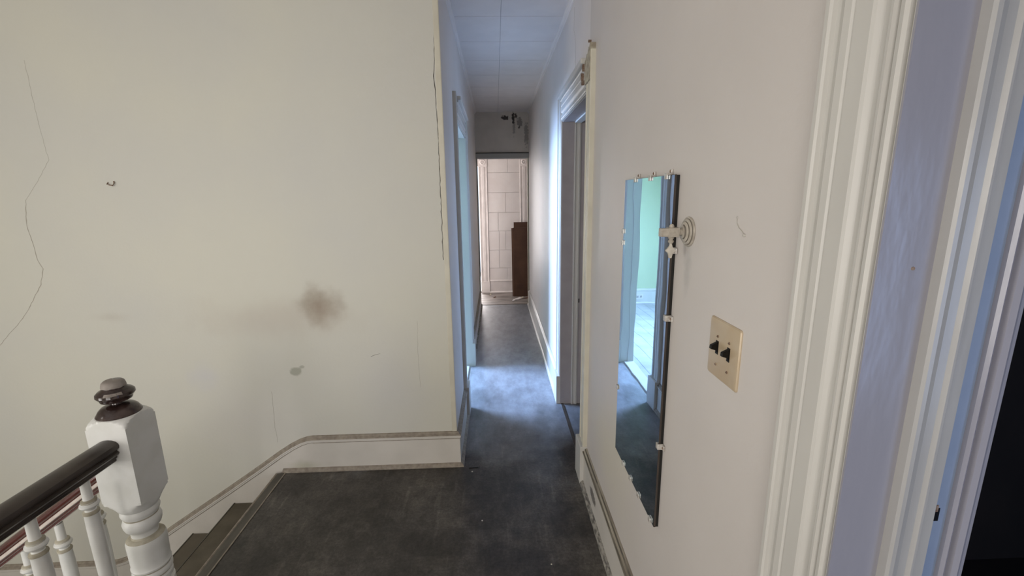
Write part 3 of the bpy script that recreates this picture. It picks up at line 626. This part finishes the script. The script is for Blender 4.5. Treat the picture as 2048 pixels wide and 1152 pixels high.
for yy, zz in ((1.458, MZ0), (1.370, MZ0), (1.280, MZ0), (1.168, MZ0)): clip(yy, zz, 0, -1)
for zz in (1.448, 1.407, .848): clip(MY1, zz, 1, 0)
for zz in (1.431, 1.246, .860): clip(MY0, zz, -1, 0)
# ---------------------------------------------------------------- gas pipe stub
GY, GZ = 1.064, 1.486
gf = tag(empty('gas_light_stub', (XR, GY, GZ)), 'painted old gas light pipe stub with round rose and hanging key', 'pipe fitting')
MB().lathe([(.036, 0), (.037, -.002), (.036, -.004), (.0325, -.0045), (.0320, -.007), (.0300, -.009), (.0255, -.0095), (.0250, -.012), (.0225, -.014), (.0180, -.0145), (.0170, -.018), (.0120, -.019)], (XR, GY, GZ), 'x', 40, mats=[0, 0, 0, 1, 0, 0, 1, 0, 0, 1, 0]).build('rose', [gasm, gasdark], gf, smooth=35)
MB().lathe([(.0085, -.017), (.0085, -.024), (.0105, -.026), (.0105, -.030), (.0085, -.032), (.0085, -.036), (.0115, -.038), (.0115, -.054), (.0095, -.056), (.0095, -.060)], (XR, GY, GZ), 'x', 8).build('pipe_arm', gasm, gf)
MB().box(.4000, .4190, GY-.0095, GY+.0095, GZ-.0105, GZ+.0095).box(.4190, .4210, GY-.0112, GY+.0112, GZ-.0122, GZ+.0112).box(.4210, .4420, GY-.0105, GY+.0105, GZ-.0115, GZ+.0105).box(.4420, .4440, GY-.0115, GY+.0115, GZ-.0125, GZ+.0115).build('square_end', gasm, gf, bevel=.0008)
MB().lathe([(.006, 0), (.006, .005), (.0035, .009), (.0005, .010)], (.4285, GY, GZ+.010), 'z', 16).build('valve_top', gasm, gf, smooth=True)
MB().lathe([(.005, -.009), (.007, -.014), (.0045, -.018), (.0072, -.022), (.0055, -.026), (.003, -.028), (.003, -.030)], (.4285, GY, GZ), 'z', 16).build('valve_stem', gasm, gf, smooth=True)
kp = [(-.0025, -.029), (.0025, -.029), (.005, -.036), (.0145, -.046), (.0065, -.052), (.0035, -.064), (-.0035, -.064), (-.0065, -.052), (-.0145, -.046), (-.005, -.036)]
MB().extr(kp, lambda u, v, t: (.4285+u*.8, GY+t-u*.35, GZ+v), -.0025, .0025).build('key', gasm, gf, bevel=.0008)
# ---------------------------------------------------------------- double switch
SY, SZ = .8535, 1.2525
sw = tag(empty('light_switch', (XR, SY, SZ)), 'cream double switch plate with two black toggles beside the door frame', 'light switch')
hw, hh, rr = .0605, .0645, .006
pp = []
for cx_, cy_, a0 in ((hw-rr, hh-rr, 0), (-hw+rr, hh-rr, 90), (-hw+rr, -hh+rr, 180), (hw-rr, -hh+rr, 270)):
    for k in range(6):
        a = math.radians(a0+18*k); pp.append((cx_+rr*math.cos(a), cy_+rr*math.sin(a)))
def inset(q, d): return [(u*(1-d/hw), v*(1-d/hh)) for u, v in q]
MB().loft([[(XR-d, SY+u, SZ+v) for u, v in inset(pp, e)] for d, e in ((0, 0), (.0022, 0), (.0042, .0022), (.0048, .006))]).build('switch_plate', brass, sw, smooth=25)
for k, yc in enumerate((.8765, .8300)):
    MB().box(XR-.0056, XR-.0045, yc-.0055, yc+.0055, 1.2405, 1.2700).build('slot', blackp, sw)
    tg = [(-.0050, 1.2680), (-.0195, 1.2610), (-.0205, 1.2530), (-.0075, 1.2490), (-.0050, 1.2420)]
    MB().extr(tg, lambda u, v, t: (XR+u, t, v), yc-.0042, yc+.0042).build('toggle', blackp, sw, bevel=.001)
    for zc in (1.2795, 1.2170):
        s = MB().lathe([(.0030, 0), (.0032, -.0008), (.0020, -.0018), (.0004, -.002)], (XR-.0048, yc, zc), 'x', 14).build('screw', rustm, sw, smooth=True)
        MB().box(XR-.0070, XR-.0064, yc-.0026, yc+.0026, zc-.0004, zc+.0004).build('screw_slot', blackp, s)
# ---------------------------------------------------------------- nail with thread, hooks
nl = tag(empty('nail_with_thread', (XR, .82, 1.50)), 'small nail with a wisp of grey thread above the switch plate', 'nail')
MB().lathe([(.0028, 0), (.0032, -.003), (.002, -.0045)], (XR, .819, 1.499), 'x', 12).build('nail_head', clipm, nl, smooth=True)
MB().tube([(XR-.001, .851, 1.530), (XR-.0015, .849, 1.520), (XR-.0015, .840, 1.511), (XR-.0015, .832, 1.508), (XR-.0015, .825, 1.503), (XR-.001, .8205, 1.500)], .0006, 6).build('thread', crackl, nl)
MB().lathe([(.0022, 0), (.002, -.0015), (.001, -.002)], (XR, .851, 1.531), 'x', 10).build('paint_pip', clipm, nl)
hk = MB().tube([(-1.978, YW, 1.672), (-1.978, YW-.008, 1.664), (-1.966, YW-.012, 1.660), (-1.950, YW-.010, 1.656), (-1.944, YW-.006, 1.668), (-1.946, YW-.004, 1.678)], .0028, 8).build('picture_hook', rustm, smooth=True)
tag(hk, 'tiny bent metal hook high on the stair wall', 'hook')
# ---------------------------------------------------------------- cardboard, scraps
cb1 = tag(empty('cardboard_sheet', (.55, 6.95, 0)), 'taller brown cardboard sheet at the back, leaning behind the front one', 'cardboard', 'cardboard leaning in the far passage')
def leaning(parent, x0, x1, yb, yt, z1, th, name, m):
    R = [[(x, (yb if z == 0 else yt)+t, z+.001) for x, t in ((x0, 0), (x1, 0), (x1, th), (x0, th))] for z in (0, z1)]
    return MB().loft(R).build(name, m, parent)
leaning(cb1, .283, .80, 6.99, 7.08, 1.155, .006, 'sheet', card)
cb2 = tag(empty('cardboard_box_flat', (.5, 6.8, 0)), 'dark brown flattened cardboard box standing in front against the right of the far doorway', 'cardboard', 'cardboard leaning in the far passage')
leaning(cb2, .262, .78, 6.80, 6.93, 1.075, .03, 'front_panel', card)
leaning(cb2, .240, .262, 6.81, 6.94, 1.072, .02, 'side_fold', card2)
leaning(cb2, .300, .78, 6.793, 6.818, .21, .006, 'lower_flap', card)
leaning(cb2, .262, .78, 6.872, 6.876, .02, .004, 'tape_band', card2).location.z = .52
pcs = [(.30, 6.62, .15, .05, .35), (.44, 6.66, .12, .04, .2), (.36, 6.70, .10, .03, -.3), (.24, 6.52, .06, .03, .8), (-.05, 6.75, .05, .02, .1), (-.12, 6.95, .05, .02, .5)]
for i, (x, y, l, w, a) in enumerate(pcs):
    P = []
    for u, v in ((-l/2, -w/2), (l*.1, -w*.62), (l/2, -w*.25), (l*.42, w/2), (-l*.2, w*.4)):
        P.append((x+u*math.cos(a)-v*math.sin(a), y+u*math.sin(a)+v*math.cos(a)))
    z0 = .0015
    o = MB().loft([[(px, py, z0+k*.003+(.02*(j == 3)+.008*(j == 2))) for j, (px, py) in enumerate(P)] for k in (0, 1)]).build('plaster_scrap', [trimfar, card2, plaster][i % 3])
    where = ['curled pale scrap on the far boards just before the cardboard', 'brown paper scrap at the foot of the cardboard by the right jamb', 'dusty scrap tucked beneath the front cardboard edge', 'small pale scrap left of the cardboard near the threshold', 'small brown scrap in the middle of the far bare boards', 'small scrap on the far boards near the white plinth'][i]
    tag(o, where, 'debris', 'scraps on the far boards')
for i, (x, y, r) in enumerate(((-.10, 1.90, .004), (.21, 1.62, .0035), (-.17, 2.30, .005))):
    o = MB().lathe([(r, 0), (r*.9, r*.5), (r*.3, r*.8)], (x, y, 0), 'z', 7).build('paint_crumb', [trimw, trimy, trimw][i])
    tag(o, ['white crumb in the middle of the dark landing floor', 'yellowish crumb on the dark floor near the right baseboard', 'pale crumb on the floor near the left passage corner'][i], 'debris', 'crumbs on the landing floor')
sc = MB().extr([(0, 0), (.05, .004), (.055, .009), (.02, .007), (0, .004)], lambda u, v, t: (-.19+u, 2.33+v, t), .0005, .003).build('floor_scrap', blackp)
tag(sc, 'dark splinter on the floor at the left passage corner', 'debris')
ol = tag(empty('wall_outlet', (-1.15, 6.18, .1)), 'pale outlet plate on the green room baseboard, seen in the mirror', 'outlet')
MB().box(-1.20, -1.10, 6.176, 6.182, .065, .135).build('cover_plate', trimfar, ol, bevel=.002)
for x in (-1.17, -1.13):
    MB().box(x-.012, x+.012, 6.1745, 6.176, .085, .115).build('socket', greyroom, ol)
